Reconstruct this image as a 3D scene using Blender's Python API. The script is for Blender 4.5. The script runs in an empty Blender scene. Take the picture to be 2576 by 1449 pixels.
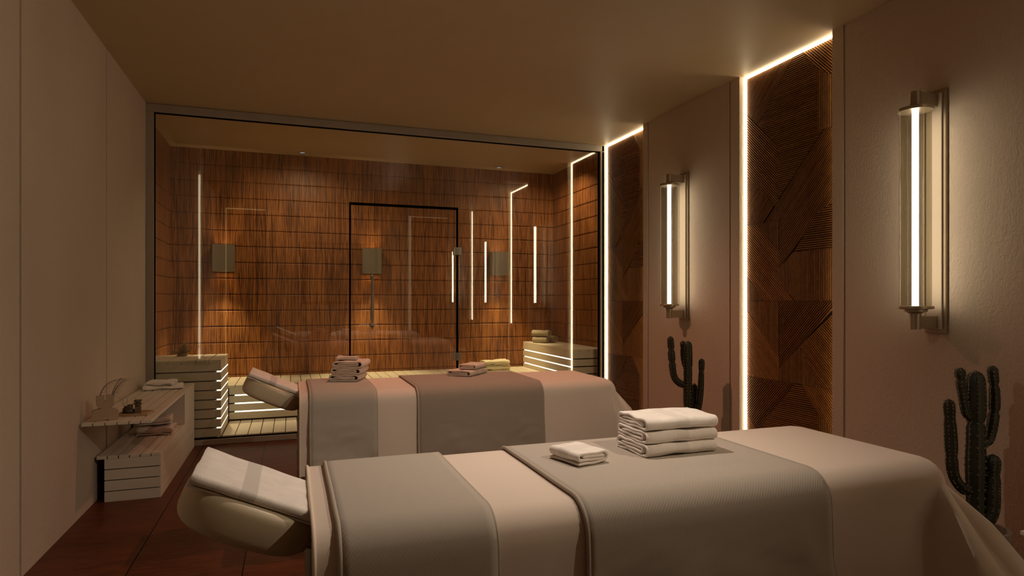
import bpy, bmesh, math, random
from mathutils import Vector, Matrix, noise
random.seed(7)
S = bpy.context.scene
COL = S.collection
PI = math.pi

# ------------------------------------------------------------------ materials
def srgb(r, g, b):
    f = lambda c: (c/255/12.92) if c/255 <= .04045 else ((c/255+.055)/1.055)**2.4
    return (f(r), f(g), f(b), 1)

class NT:
    def __init__(s, name):
        s.m = bpy.data.materials.new(name); s.m.use_nodes = True
        s.t = s.m.node_tree; s.t.nodes.clear()
        s.out = s.n('ShaderNodeOutputMaterial')
    def n(s, typ, **kw):
        nd = s.t.nodes.new(typ)
        for k, v in kw.items():
            if k in nd.inputs: nd.inputs[k].default_value = v
            else: setattr(nd, k, v)
        return nd
    def l(s, a, b): s.t.links.new(a, b)
    def math(s, op, a, b=None, c=None):
        nd = s.n('ShaderNodeMath', operation=op)
        for i, v in enumerate((a, b, c)):
            if v is None: continue
            if isinstance(v, (int, float)): nd.inputs[i].default_value = v
            else: s.l(v, nd.inputs[i])
        return nd.outputs[0]
    def ramp(s, fac, stops, interp='LINEAR'):
        r = s.n('ShaderNodeValToRGB'); r.color_ramp.interpolation = interp
        while len(r.color_ramp.elements) > 1: r.color_ramp.elements.remove(r.color_ramp.elements[-1])
        r.color_ramp.elements[0].position = stops[0][0]; r.color_ramp.elements[0].color = stops[0][1]
        for p, c in stops[1:]:
            e = r.color_ramp.elements.new(p); e.color = c
        s.l(fac, r.inputs[0]); return r.outputs[0]
    def bsdf(s, **kw):
        b = s.n('ShaderNodeBsdfPrincipled', **kw); s.l(b.outputs[0], s.out.inputs[0]); return b
    def coord(s, kind='Object', scale=(1, 1, 1), loc=(0, 0, 0), rot=(0, 0, 0)):
        tc = s.n('ShaderNodeTexCoord'); mp = s.n('ShaderNodeMapping')
        mp.inputs['Scale'].default_value = scale; mp.inputs['Location'].default_value = loc
        mp.inputs['Rotation'].default_value = rot
        s.l(tc.outputs[kind], mp.inputs[0]); return mp.outputs[0]
    def noise(s, vec, scale=5, detail=3, rough=.5, dist=0):
        nd = s.n('ShaderNodeTexNoise', Scale=scale, Detail=detail, Roughness=rough, Distortion=dist)
        s.l(vec, nd.inputs['Vector']); return nd.outputs[0]
    def bump(s, h, b, strength=.5, dist=.01):
        bp = s.n('ShaderNodeBump', Strength=strength, Distance=dist)
        s.l(h, bp.inputs['Height']); s.l(bp.outputs[0], b.inputs['Normal'])

def simple(name, col, rough=.5, metal=0, var=.0, vscale=8, bump=0, bscale=200, spec=.5):
    t = NT(name); b = t.bsdf(**{'Base Color': col, 'Roughness': rough, 'Metallic': metal})
    b.inputs['Specular IOR Level'].default_value = spec
    co = t.coord()
    if var:
        n = t.noise(co, vscale, 3)
        d = tuple(c*(1-var) for c in col[:3])+(1,); u = tuple(min(1, c*(1+var)) for c in col[:3])+(1,)
        t.l(t.ramp(n, [(.3, d), (.7, u)]), b.inputs['Base Color'])
    if bump:
        t.bump(t.noise(co, bscale, 3), b, bump, .002)
    return t.m

def emit(name, col, strength):
    t = NT(name); e = t.n('ShaderNodeEmission', Color=col, Strength=strength)
    t.l(e.outputs[0], t.out.inputs[0]); return t.m

def plaster(name, col):
    t = NT(name); b = t.bsdf(Roughness=.75); b.inputs['Specular IOR Level'].default_value = .25
    co = t.coord('Object', (1, 1, .55))
    n1 = t.noise(co, 45, 4, .6, 1.2)
    n2 = t.noise(co, 160, 2, .5)
    big = t.noise(co, 1.3, 3)
    d = tuple(c*.93 for c in col[:3])+(1,); u = tuple(c*1.06 for c in col[:3])+(1,)
    t.l(t.ramp(big, [(.3, d), (.7, u)]), b.inputs['Base Color'])
    r = t.ramp(n1, [(.42, (0, 0, 0, 1)), (.56, (1, 1, 1, 1))])
    h = t.math('ADD', t.math('MULTIPLY', r, 1.0), t.math('MULTIPLY', n2, .35))
    t.bump(h, b, .38, .003)
    return t.m

def wood_vertical(name, ax):   # reddish sauna boards with strong grain
    t = NT(name); b = t.bsdf(Roughness=.42)
    b.inputs['Specular IOR Level'].default_value = .3
    tc = t.n('ShaderNodeTexCoord'); sep = t.n('ShaderNodeSeparateXYZ'); t.l(tc.outputs['Object'], sep.inputs[0])
    xy = t.math('ADD', sep.outputs[ax], 3.0)
    col = t.math('FLOOR', t.math('DIVIDE', xy, .41))
    wn = t.n('ShaderNodeTexWhiteNoise', noise_dimensions='1D'); t.l(col, wn.inputs['W'])
    zz = sep.outputs[2]
    cmb = t.n('ShaderNodeCombineXYZ'); t.l(xy, cmb.inputs[0]); t.l(zz, cmb.inputs[2])
    mp = t.n('ShaderNodeMapping'); mp.inputs['Scale'].default_value = (1, 1, .04); t.l(cmb.outputs[0], mp.inputs[0])
    mp2 = t.n('ShaderNodeMapping'); mp2.inputs['Scale'].default_value = (1, 1, .035); t.l(cmb.outputs[0], mp2.inputs[0])
    mp3 = t.n('ShaderNodeMapping'); mp3.inputs['Scale'].default_value = (1, 1, .22); t.l(cmb.outputs[0], mp3.inputs[0])
    warp = t.noise(mp3.outputs[0], 9, 2, .5, 0)
    ph = t.math('ADD', t.math('MULTIPLY', xy, 430), t.math('ADD', t.math('MULTIPLY', warp, 20), t.math('MULTIPLY', t.noise(mp2.outputs[0], 30, 2), 14)))
    lines = t.math('POWER', t.math('MULTIPLY_ADD', t.math('SINE', ph), .5, .5), 1.3)
    n1 = t.noise(mp.outputs[0], 42, 4, .6, .5)
    n2 = t.noise(mp2.outputs[0], 170, 3, .6, .2)
    n3 = t.noise(mp3.outputs[0], 5, 2, .5, .3)
    f = t.math('ADD', t.math('MULTIPLY', n1, .42), t.math('ADD', t.math('MULTIPLY', n2, .34), t.math('ADD', t.math('MULTIPLY', n3, .16), t.math('MULTIPLY', lines, .13))))
    c = t.ramp(f, [(.42, (.065, .025, .010, 1)), (.48, (.17, .062, .019, 1)), (.54, (.31, .118, .034, 1)), (.61, (.46, .185, .048, 1)), (.72, (.36, .14, .036, 1))])
    t.l(c, b.inputs['Base Color'])
    t.bump(f, b, .05, .001)
    return t.m

def wood_slat(name):
    t = NT(name); b = t.bsdf(Roughness=.5)
    b.inputs['Specular IOR Level'].default_value = .3
    at = t.n('ShaderNodeAttribute', attribute_name='tone')
    n = t.noise(t.coord('Object', (1, 1, 1)), 26, 3)
    f = t.math('ADD', t.math('MULTIPLY', at.outputs['Fac'], .65), t.math('MULTIPLY', n, .35))
    c = t.ramp(f, [(.15, (.11, .042, .009, 1)), (.5, (.23, .096, .020, 1)), (.85, (.38, .17, .036, 1))])
    t.l(c, b.inputs['Base Color']); return t.m

def floor_mat(name):
    t = NT(name); b = t.bsdf(Roughness=.42)
    b.inputs['Specular IOR Level'].default_value = .2
    tc = t.n('ShaderNodeTexCoord'); sep = t.n('ShaderNodeSeparateXYZ'); t.l(tc.outputs['Object'], sep.inputs[0])
    q = t.math('DIVIDE', t.math('ADD', sep.outputs[0], .68), .48)
    fr = t.math('FRACT', q); idx = t.math('FLOOR', q)
    wn = t.n('ShaderNodeTexWhiteNoise', noise_dimensions='1D'); t.l(idx, wn.inputs['W'])
    cmb = t.n('ShaderNodeCombineXYZ'); t.l(sep.outputs[0], cmb.inputs[0]); t.l(t.math('ADD', sep.outputs[1], t.math('MULTIPLY', wn.outputs[0], 7)), cmb.inputs[1])
    mp = t.n('ShaderNodeMapping'); mp.inputs['Scale'].default_value = (.12, 1, 1); t.l(cmb.outputs[0], mp.inputs[0])
    n1 = t.noise(mp.outputs[0], 60, 4, .6, .4); n2 = t.noise(mp.outputs[0], 5, 2)
    f = t.math('ADD', t.math('MULTIPLY', n1, .7), t.math('MULTIPLY', n2, .3))
    c = t.ramp(f, [(.35, (.060, .016, .007, 1)), (.5, (.10, .028, .011, 1)), (.66, (.145, .044, .017, 1))])
    gap = t.math('LESS_THAN', t.math('ABSOLUTE', t.math('SUBTRACT', fr, .5)), .4935)
    mx = t.n('ShaderNodeMix', data_type='RGBA'); t.l(gap, mx.inputs[0]); mx.inputs[6].default_value = (.002, .0015, .001, 1); t.l(c, mx.inputs[7])
    t.l(mx.outputs[2], b.inputs['Base Color'])
    t.bump(t.math('ADD', t.math('MULTIPLY', n1, .2), gap), b, .3, .002)
    return t.m

def cloth(name, col, kind='terry', band=None, rough=.9, bk=.86):
    t = NT(name); b = t.bsdf(Roughness=rough); b.inputs['Specular IOR Level'].default_value = .15
    b.inputs['Sheen Weight'].default_value = .15; b.inputs['Sheen Roughness'].default_value = .6
    if kind == 'terry':
        co = t.coord()
        n = t.noise(co, 420, 2, .7); n2 = t.noise(co, 25, 3)
        d = tuple(c*.9 for c in col[:3])+(1,)
        c = t.ramp(n2, [(.3, d), (.65, col)])
        if band:
            tc = t.n('ShaderNodeTexCoord'); sep = t.n('ShaderNodeSeparateXYZ'); t.l(tc.outputs['Object'], sep.inputs[0])
            m = t.math('LESS_THAN', t.math('ABSOLUTE', t.math('SUBTRACT', sep.outputs[0], band[0])), band[1])
            mx = t.n('ShaderNodeMix', data_type='RGBA'); t.l(m, mx.inputs[0]); t.l(c, mx.inputs[6])
            mx.inputs[7].default_value = tuple(q*bk for q in col[:3])+(1,)
            c = mx.outputs[2]
            h = t.math('MULTIPLY', n, t.math('SUBTRACT', 1.15, m))
            t.l(c, b.inputs['Base Color']); t.bump(h, b, .35, .002)
        else:
            t.l(c, b.inputs['Base Color']); t.bump(n, b, .35, .002)
    else:
        uv = t.coord('UV')
        sep = t.n('ShaderNodeSeparateXYZ'); t.l(uv, sep.inputs[0])
        if kind == 'twill':
            u, v = sep.outputs[0], sep.outputs[1]
            k = 2*PI/.0088
            s1 = t.math('SINE', t.math('MULTIPLY', t.math('SUBTRACT', u, t.math('MULTIPLY', v, .8)), k))
            s2 = t.math('SINE', t.math('MULTIPLY', t.math('ADD', u, t.math('MULTIPLY', v, 1.6)), k*.9))
            h = t.math('ADD', s1, t.math('MULTIPLY', s2, .18))
            lo = t.noise(uv, 9, 3, .5, .6)
            h2 = t.math('ADD', t.math('MULTIPLY', h, .5), t.math('MULTIPLY', lo, 2.5))
            d = tuple(c*.93 for c in col[:3])+(1,)
            t.l(t.ramp(t.math('MULTIPLY_ADD', h, .3, .5), [(0, d), (1, col)]), b.inputs['Base Color'])
            t.bump(h2, b, .19, .0016)
        else:
            k = 2*PI/.006
            s1 = t.math('SINE', t.math('MULTIPLY', t.math('ADD', sep.outputs[0], sep.outputs[1]), k))
            lo = t.noise(uv, 5, 3, .5, .4)
            b.inputs['Base Color'].default_value = col
            t.bump(t.math('ADD', t.math('MULTIPLY', s1, .10), t.math('MULTIPLY', lo, 4)), b, .3, .0015)
    return t.m

def glass(name, tint=(.97, .975, .95, 1), refl=1.0):
    t = NT(name)
    tr = t.n('ShaderNodeBsdfTransparent', Color=tint); gl = t.n('ShaderNodeBsdfGlossy', Color=(1, 1, 1, 1), Roughness=0.0)
    lw = t.n('ShaderNodeLayerWeight', Blend=.5)
    f5 = t.math('POWER', lw.outputs['Facing'], 5)
    f = t.math('MULTIPLY', t.math('MULTIPLY_ADD', f5, .92, .072), refl)
    mx = t.n('ShaderNodeMixShader'); t.l(f, mx.inputs[0]); t.l(tr.outputs[0], mx.inputs[1]); t.l(gl.outputs[0], mx.inputs[2])
    t.l(mx.outputs[0], t.out.inputs[0]); return t.m

M = {}
M['plaster'] = plaster('plaster', (.60, .50, .40, 1))
M['ceil'] = simple('ceiling_paint', (.47, .355, .215, 1), .5, var=.02, spec=.3)
M['frame'] = simple('frame_metal', (.33, .28, .22, 1), .4, var=.05)
M['floor'] = floor_mat('dark_floor_wood')
M['sauna_wood'] = wood_vertical('sauna_boards', 0)
M['sauna_wood_side'] = wood_vertical('sauna_boards_side', 1)
M['slat'] = wood_slat('panel_slats')
M['slatback'] = simple('panel_back', (.012, .005, .002, 1), .8)
M['white_paint'] = simple('painted_boards', (.66, .58, .48, 1), .5, var=.04, vscale=3)
M['sauna_paint'] = simple('sauna_painted_boards', (.70, .62, .47, 1), .5, var=.04, vscale=3)
M['saunafloor'] = simple('sauna_floor_base', (.30, .22, .13, 1), .7)
M['dark'] = simple('painted_cavity_shade', (.012, .009, .006, 1), .8)  # near-black colour stands in for the shade behind board gaps
M['black'] = simple('black_seal', (.002, .002, .002, 1), .9, spec=.05)
M['brass'] = simple('brushed_champagne_metal', (.36, .29, .20, 1), .38, metal=.6, var=.04)
M['plateface'] = simple('lamp_plate_face', (.62, .52, .40, 1), .6)
M['steel'] = simple('hinge_metal', (.33, .30, .24, 1), .35, metal=.6)
M['turned'] = simple('turned_handle_grey', (.30, .27, .22, 1), .5)
M['shade'] = simple('lamp_shade_box', (.24, .20, .145, 1), .6)
M['led'] = emit('led_strip_glow', (1, .81, .53, 1), 11)
M['led_back'] = emit('led_strip_glow_dim', (1, .70, .30, 1), 1.1)
M['led_left'] = emit('led_strip_glow_left', (1, .82, .55, 1), 3)
M['led_soft'] = emit('led_and_lit_plaster_glow', (1, .72, .42, 1), .55)
M['led_slot'] = emit('slot_glow', (1, .88, .66, 1), 3)
M['tube'] = emit('tube_glow', (1, .86, .69, 1), 16)
M['bulb'] = emit('box_lamp_glow', (1, .55, .18, 1), .8)
M['disc'] = emit('downlight_lens', (.62, .62, .72, 1), .45)
M['sheet'] = cloth('bed_sheet', (.72, .60, .51, 1), 'sheet')
M['blanket'] = cloth('waffle_blanket', (.46, .40, .34, 1), 'twill')
M['blanket_dark'] = cloth('dark_waffle_blanket', (.34, .27, .215, 1), 'twill')
M['piping'] = simple('blanket_piping', (.43, .36, .295, 1), .85)
M['sheet_hem'] = simple('sheet_hem_cloth', (.74, .62, .50, 1), .85)
M['cushion'] = simple('vinyl_cushion', (.60, .50, .35, 1), .42, var=.02)
M['towel'] = cloth('white_terry', (.88, .81, .75, 1), 'terry')
M['towel_band'] = cloth('white_terry_with_band', (.88, .81, .75, 1), 'terry', band=(.0, .022))
M['towel_headband'] = cloth('white_terry_wide_band', (.90, .82, .76, 1), 'terry', band=(-.025, .018), bk=.72)
M['towel_pink'] = cloth('pink_beige_terry', (.68, .55, .46, 1), 'terry', band=(.06, .012))
M['towel_cream'] = cloth('cream_terry', (.78, .70, .46, 1), 'terry')
M['towel_khaki'] = cloth('khaki_terry', (.36, .30, .19, 1), 'terry')
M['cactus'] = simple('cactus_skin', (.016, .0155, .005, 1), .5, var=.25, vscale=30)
M['spine'] = simple('cactus_spines', (.40, .33, .18, 1), .6)
M['pot'] = simple('grey_pot', (.30, .26, .21, 1), .7, bump=.3)
M['soil'] = simple('soil', (.03, .02, .012, 1), .9, bump=.5)
M['vase'] = simple('beige_ceramic', (.40, .29, .19, 1), .75, var=.06, vscale=40, bump=.3)
M['grass'] = simple('black_grass', (.008, .006, .004, 1), .7)
M['tray'] = simple('pale_wood_tray', (.40, .27, .14, 1), .5, var=.12, vscale=20)
M['stone'] = simple('brown_stone', (.13, .085, .045, 1), .65, var=.2, vscale=60)
M['stone2'] = simple('dark_brown_ceramic', (.09, .055, .032, 1), .5)
M['airplant'] = simple('dry_plant', (.20, .125, .035, 1), .6, var=.3, vscale=60)
M['darkwood'] = simple('dark_table_wood', (.05, .03, .015, 1), .5)
M['picture'] = simple('picture_canvas', (.42, .33, .25, 1), .8, var=.1, vscale=3)
M['picframe'] = simple('red_brown_frame', (.10, .025, .012, 1), .5)
M['glass'] = glass('clear_partition_glass')
M['tubeglass'] = glass('lamp_tube_glass', (.72, .70, .62, 1), 1.3)

# ------------------------------------------------------------------ mesh helpers
def obj(name, bm, mat, parent=None, smooth=False, bevel=0, angle=40, subsurf=0):
    me = bpy.data.meshes.new(name); bmesh.ops.recalc_face_normals(bm, faces=bm.faces[:]); bm.to_mesh(me); bm.free()
    o = bpy.data.objects.new(name, me); COL.objects.link(o)
    me.materials.append(mat)
    if smooth:
        for p in me.polygons: p.use_smooth = True
        if angle:
            md = None
            me.set_sharp_from_angle(angle=math.radians(angle))
    if bevel:
        md = o.modifiers.new('bevel', 'BEVEL'); md.width = bevel; md.segments = 2; md.limit_method = 'ANGLE'; md.angle_limit = math.radians(40)
    if subsurf:
        md = o.modifiers.new('subsurf', 'SUBSURF'); md.levels = subsurf; md.render_levels = subsurf
    if parent: o.parent = parent
    return o
def tag(o, label=None, cat=None, group=None, kind=None):
    if label: o['label'] = label
    if cat: o['category'] = cat
    if group: o['group'] = group
    if kind: o['kind'] = kind
    return o
def thing(name, label, cat, loc=(0, 0, 0), rz=0, group=None, kind=None):
    o = bpy.data.objects.new(name, None); COL.objects.link(o); o.empty_display_size = .05
    o.location = loc; o.rotation_euler = (0, 0, rz)
    return tag(o, label, cat, group, kind)
def B(): return bmesh.new()
def box(bm, x0, x1, y0, y1, z0, z1):
    vs = [bm.verts.new(p) for p in ((x0, y0, z0), (x1, y0, z0), (x1, y1, z0), (x0, y1, z0), (x0, y0, z1), (x1, y0, z1), (x1, y1, z1), (x0, y1, z1))]
    for f in ((0, 3, 2, 1), (4, 5, 6, 7), (0, 1, 5, 4), (1, 2, 6, 5), (2, 3, 7, 6), (3, 0, 4, 7)): bm.faces.new([vs[i] for i in f])
    return bm
def bx(*a): return box(B(), *a)
def prism(bm, pts, d0, d1, axis='y'):   # pts polygon 2D extruded along axis
    def P(a, b, d): return {'x': (d, a, b), 'y': (a, d, b), 'z': (a, b, d)}[axis]
    v0 = [bm.verts.new(P(a, b, d0)) for a, b in pts]; v1 = [bm.verts.new(P(a, b, d1)) for a, b in pts]
    n = len(pts)
    bm.faces.new(v0); bm.faces.new(v1[::-1])
    for i in range(n): bm.faces.new([v0[i], v0[(i+1) % n], v1[(i+1) % n], v1[i]])
    return bm
def lathe(bm, prof, seg=32, c=(0, 0, 0)):
    rings = []
    for r, z in prof:
        if r < 1e-5: rings.append([bm.verts.new((c[0], c[1], c[2]+z))])
        else: rings.append([bm.verts.new((c[0]+r*math.cos(2*PI*i/seg), c[1]+r*math.sin(2*PI*i/seg), c[2]+z)) for i in range(seg)])
    for a, b in zip(rings, rings[1:]):
        for i in range(seg):
            j = (i+1) % seg
            if len(a) == 1 and len(b) == 1: continue
            if len(a) == 1: bm.faces.new([a[0], b[i], b[j]])
            elif len(b) == 1: bm.faces.new([a[i], a[j], b[0]])
            else: bm.faces.new([a[i], a[j], b[j], b[i]])
    return bm
def tube(bm, pts, rad, seg=8, cap=True, shape=None):
    pts = [Vector(p) for p in pts]; n = len(pts)
    if not hasattr(rad, '__len__'): rad = [rad]*n
    rings = []; up = None
    for i, p in enumerate(pts):
        t = (pts[min(i+1, n-1)]-pts[max(i-1, 0)]).normalized()
        if up is None:
            up = Vector((0, 1, 0)) if abs(t.y) < .9 else Vector((1, 0, 0))
        a = (up - t*up.dot(t)).normalized(); up = a; b = t.cross(a)
        ring = []
        for k in range(seg):
            th = 2*PI*k/seg; r = rad[i]*(shape(th) if shape else 1)
            ring.append(bm.verts.new(p+a*r*math.cos(th)+b*r*math.sin(th)))
        rings.append(ring)
    for A, C in zip(rings, rings[1:]):
        for k in range(seg): bm.faces.new([A[k], A[(k+1) % seg], C[(k+1) % seg], C[k]])
    if cap: bm.faces.new(rings[0][::-1]); bm.faces.new(rings[-1])
    return bm

# ------------------------------------------------------------------ camera (2576 x 1449)
YAW = math.radians(19.56); FPX = 1568.0; HC = 1.2; HOR = 757.0
cam = bpy.data.objects.new('camera', bpy.data.cameras.new('camera')); COL.objects.link(cam)
cam.location = (0, 0, HC); cam.rotation_euler = (PI/2, 0, -YAW)
cam.data.sensor_width = 36; cam.data.lens = FPX/2576*36; cam.data.shift_y = (HOR-724.5)/2576
cam.data.clip_start = .02; S.camera = cam
def on_x(u, v, X):
    r = (u-1288)/FPX; c, s = math.cos(YAW), math.sin(YAW)
    Y = X*(c-r*s)/(s+r*c); d = s*X+c*Y
    return Y, HC+(HOR-v)/FPX*d

# ------------------------------------------------------------------ shell
XL, XR, YB, YG, H = -1.10, 3.02, -.20, 5.76, 2.80
XREC = 3.094
obj('floor', bx(-1.3, 3.35, -.35, 5.80, -.1, 0), M['floor'])['kind'] = 'structure'
obj('ceiling', bx(-1.3, 3.35, -.35, 7.45, H, H+.1), M['ceil'])['kind'] = 'structure'

def wall_poly(bm, line, thick, z0=0, z1=H, side=1, ax='x'):
    # polyline (x,y) closed with a back line
    prism(bm, line, z0, z1, 'z')
g = .008
def groove(y, up=True):     # narrow reveal on the right wall
    return [(XR, y-g), (XR+.010, y-g), (XR+.010, y+g), (XR, y+g)]
recs = [(.74, 1.55), (2.84, 3.65), (4.94, 5.73)]
line = [(XR, -.35)]
for a, b in recs:
    line += groove(a-.085)
    line += [(XR, a), (XREC, a), (XREC, b), (XR, b)]
    if b < 5.5: line += groove(b+.10)
line += [(XR, 5.80), (3.35, 5.80), (3.35, -.35)]
obj('wall_right', prism(B(), line, 0, H, 'z'), M['plaster'])['kind'] = 'structure'
line = [(-1.05, -.35), (-1.05, 2.74), (XL, 2.74)]
for y in (3.25, 4.587):
    line += [(XL, y-.011), (XL-.022, y-.011), (XL-.022, y+.011), (XL, y+.011)]
line += [(XL, 5.80), (-1.3, 5.80), (-1.3, -.35)]
obj('wall_left', prism(B(), line, 0, H, 'z'), M['plaster'])['kind'] = 'structure'
# back wall behind the camera with two recesses
line = [(-1.05, YB-.06), (-.42, YB-.06), (-.42, YB), (2.14, YB), (2.14, YB-.06), (2.86, YB-.06), (2.86, YB), (XR, YB), (XR, -.35), (-1.05, -.35)]
obj('wall_back', prism(B(), line, 0, H, 'z'), M['plaster'])['kind'] = 'structure'

# sauna shell: horizontal boards with chamfered joints
SX0, SX1, SY1 = -1.17, 3.13, 7.25
def board_profile(z0=0, z1=H, base=2.637, p=.171):
    joints = [base-p*k for k in range(-1, 17)]; joints = sorted(z for z in joints if z0+.02 < z < z1-.01)
    out = [(0, z0)]
    for z in joints: out += [(0, z-.010), (.002, z-.006), (.011, z-.004), (.011, z+.003), (.003, z+.006), (0, z+.014)]
    return out+[(0, z1)]
prof = board_profile()
pr = [(SY1+d, z) for d, z in prof]+[(SY1+.15, H), (SY1+.15, 0)]
obj('wall_sauna_back', prism(B(), pr, -1.3, 3.3, 'x'), M['sauna_wood'])['kind'] = 'structure'
pr = [(SX0-d, z) for d, z in prof]+[(SX0-.13, H), (SX0-.13, 0)]
obj('wall_sauna_left', prism(B(), pr, 5.80, SY1, 'y'), M['sauna_wood_side'])['kind'] = 'structure'
pr = [(SX1+d, z) for d, z in prof]+[(SX1+.15, H), (SX1+.15, 0)]
obj('wall_sauna_right', prism(B(), pr, 5.80, SY1, 'y'), M['sauna_wood_side'])['kind'] = 'structure'
obj('floor_sauna', bx(-1.3, 3.3, 5.80, 7.4, -.1, .02), M['saunafloor'])['kind'] = 'structure'

# glass partition
win = thing('window_1', 'full-width clear glass partition in a slim beige frame before the sauna', 'glass wall', (1, YG, 0), kind='structure')
def rel(o, root):   # parent keeping world coords of mesh data
    o.parent = root; o.matrix_parent_inverse = Matrix.Translation(root.location).inverted() if not root.rotation_euler.z else (Matrix.Translation(root.location) @ Matrix.Rotation(root.rotation_euler.z, 4, 'Z')).inverted()
    return o
fb = B()
box(fb, XL, 3.045, 5.73, 5.80, 2.735, H-.001); box(fb, XL, -1.045, 5.73, 5.80, 0.0, 2.735); box(fb, 3.0, 3.045, 5.73, 5.80, 0.0, 2.735)
box(fb, -1.045, 3.0, 5.73, 5.80, 0.0, .045)
rel(obj('frame', fb, M['frame'], bevel=.003), win)
sb = B()
box(sb, -1.045, 3.0, 5.75, 5.77, 2.727, 2.735); box(sb, -1.045, -1.038, 5.75, 5.77, .045, 2.735); box(sb, 2.988, 3.0, 5.75, 5.77, .045, 2.735); box(sb, -1.045, 3.0, 5.75, 5.77, .045, .055)
rel(obj('seal', sb, M['black']), win)
DX0, DX1, DZ = .497, 1.500, 2.085
pp = [(-1.038, .055), (DX0, .055), (DX0, DZ), (DX1, DZ), (DX1, .055), (2.988, .055), (2.988, 2.727), (-1.038, 2.727)]
rel(obj('pane', prism(B(), pp, 5.756, 5.764, 'y'), M['glass']), win)
door = thing('door_1', 'frameless glass sauna door outlined by a thin black seal', 'door', (DX1, YG, 0), kind='structure')
rel(obj('pane', bx(DX0+.013, DX1-.015, 5.756, 5.764, .06, DZ-.020), M['glass']), door)
sb = B(); box(sb, DX0-.001, DX0+.013, 5.748, 5.768, .055, DZ); box(sb, DX1-.015, DX1+.001, 5.748, 5.768, .055, DZ); box(sb, DX0, DX1, 5.748, 5.768, DZ-.021, DZ+.001)
rel(obj('seal', sb, M['black']), door)
for hz in (1.672, .672):
    hb = B()
    for k, (a, b) in enumerate(((-.038, -.016), (-.014, -.002), (0.0, .012), (.014, .038))):
        box(hb, DX1-.008+a, DX1-.008+b, 5.742-(.004 if k in (1, 2) else 0), 5.778, hz-.037, hz+.037)
    rel(obj('hinge', hb, M['steel'], bevel=.002), door)
hprof = [(0, 0), (.006, .006), (.004, .016), (.012, .022), (.018, .028), (.022, .040), (.018, .050), (.010, .056), (.008, .066), (.013, .074), (.010, .080), (.014, .092), (.015, .105), (.013, .108), (.016, .113), (.013, .118), (.0155, .125), (.0145, .26), (.0125, .385), (.015, .392), (.012, .398), (.015, .404), (.012, .410), (.015, .424), (.010, .430), (.012, .440), (.008, .452), (.015, .462), (.022, .474), (.020, .486), (.010, .492), (.005, .498), (.007, .506), (.004, .515), (0, .518)]
hb = lathe(B(), hprof, 24, (.694, 5.705, .94))
tube(hb, [(.694, 5.705, .985), (.694, 5.756, .985)], .007); tube(hb, [(.694, 5.705, 1.41), (.694, 5.756, 1.41)], .007)
hd = rel(obj('handle', hb, M['turned'], smooth=True), door); hd['label'] = 'grey turned spindle handle'

# ------------------------------------------------------------------ slatted wood wall panels
YJ0, YJ1 = 2.84, 3.65
PXX = 3.076
def A(x, y): return on_x(1860+x*.3453, 80+y*.3451, PXX)
def Bc(x, y): return on_x(1860+x*.366, 560+y*.3658, PXX)
def snap(p):
    y, z = p
    if y > 3.615: y = YJ1
    if y < 2.925: y = YJ0
    if abs(y-3.33) < .025: y = 3.33
    for s in (1.74, 1.2, .665):
        if abs(z-s) < .028: z = s
    if z > 2.76: z = H
    return (y, z)
def poly(f, pts): return [snap(f(*p)) for p in pts]
def d2(f, a, b):
    p, q = f(*a), f(*b); return (q[0]-p[0], q[1]-p[1])
V, HZ = (0, 1), (1, 0)
upper = [
 (poly(A, [(45, 345), (400, 170), (130, 680), (45, 600)]), d2(A, (400, 190), (130, 680)), .35),
 (poly(A, [(450, 140), (672, 40), (672, 350), (570, 270)]), d2(A, (450, 160), (672, 350)), .6),
 (poly(A, [(400, 170), (450, 140), (570, 270), (570, 715), (610, 710), (290, 1215), (290, 880), (260, 820), (130, 680)]), HZ, .4),
 (poly(A, [(570, 270), (672, 350), (672, 690), (610, 710), (570, 715)]), V, .5),
 (poly(A, [(45, 600), (260, 820), (290, 880), (290, 1215), (260, 1270), (45, 1050)]), d2(A, (45, 600), (260, 820)), .6),
]
lower = [
 (poly(A, [(672, 690), (610, 710), (290, 1215), (260, 1270), (45, 1050), (45, 1410), (290, 1380), (550, 1340), (672, 1210)]), d2(A, (610, 710), (290, 1215)), .35),
 (poly(A, [(672, 1210), (550, 1340)])+poly(Bc, [(490, 10), (372, 200), (635, 178)]), HZ, .4),
 (poly(Bc, [(45, 25), (120, 20), (270, 200), (270, 395), (380, 540), (165, 540), (45, 355)]), d2(Bc, (120, 20), (270, 200)), .7),
 (poly(Bc, [(120, 20), (270, 0), (270, 200)]), V, .4),
 (poly(Bc, [(270, 0)])+poly(A, [(550, 1340)])+poly(Bc, [(490, 10), (270, 310)]), d2(Bc, (490, 10), (270, 310)), .35),
 (poly(Bc, [(372, 200), (635, 178), (635, 540), (380, 540), (270, 395), (270, 310)]), V, .5),
 (poly(Bc, [(45, 355), (165, 540), (45, 540)]), V, .4),
 (poly(Bc, [(45, 540), (270, 540), (270, 930), (45, 590)]), V, .55),
 (poly(Bc, [(270, 540), (635, 545), (635, 570), (270, 1005)]), d2(Bc, (635, 570), (270, 1005)), .25),
 (poly(Bc, [(635, 580), (635, 1140), (560, 1130), (410, 850)]), d2(Bc, (410, 850), (635, 1140)), .5),
 (poly(Bc, [(410, 850), (560, 1130), (270, 1085), (270, 1005)]), V, .5),
 (poly(Bc, [(45, 590), (270, 930), (270, 1080), (45, 1045)]), d2(Bc, (45, 590), (270, 930)), .65),
]
rep = [([(y, z-2.135) for y, z in P_], D_, t_) for P_, D_, t_ in upper]
rep += [([(y, z-2.135) for y, z in lower[0][0]], lower[0][1], .35)]
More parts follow.
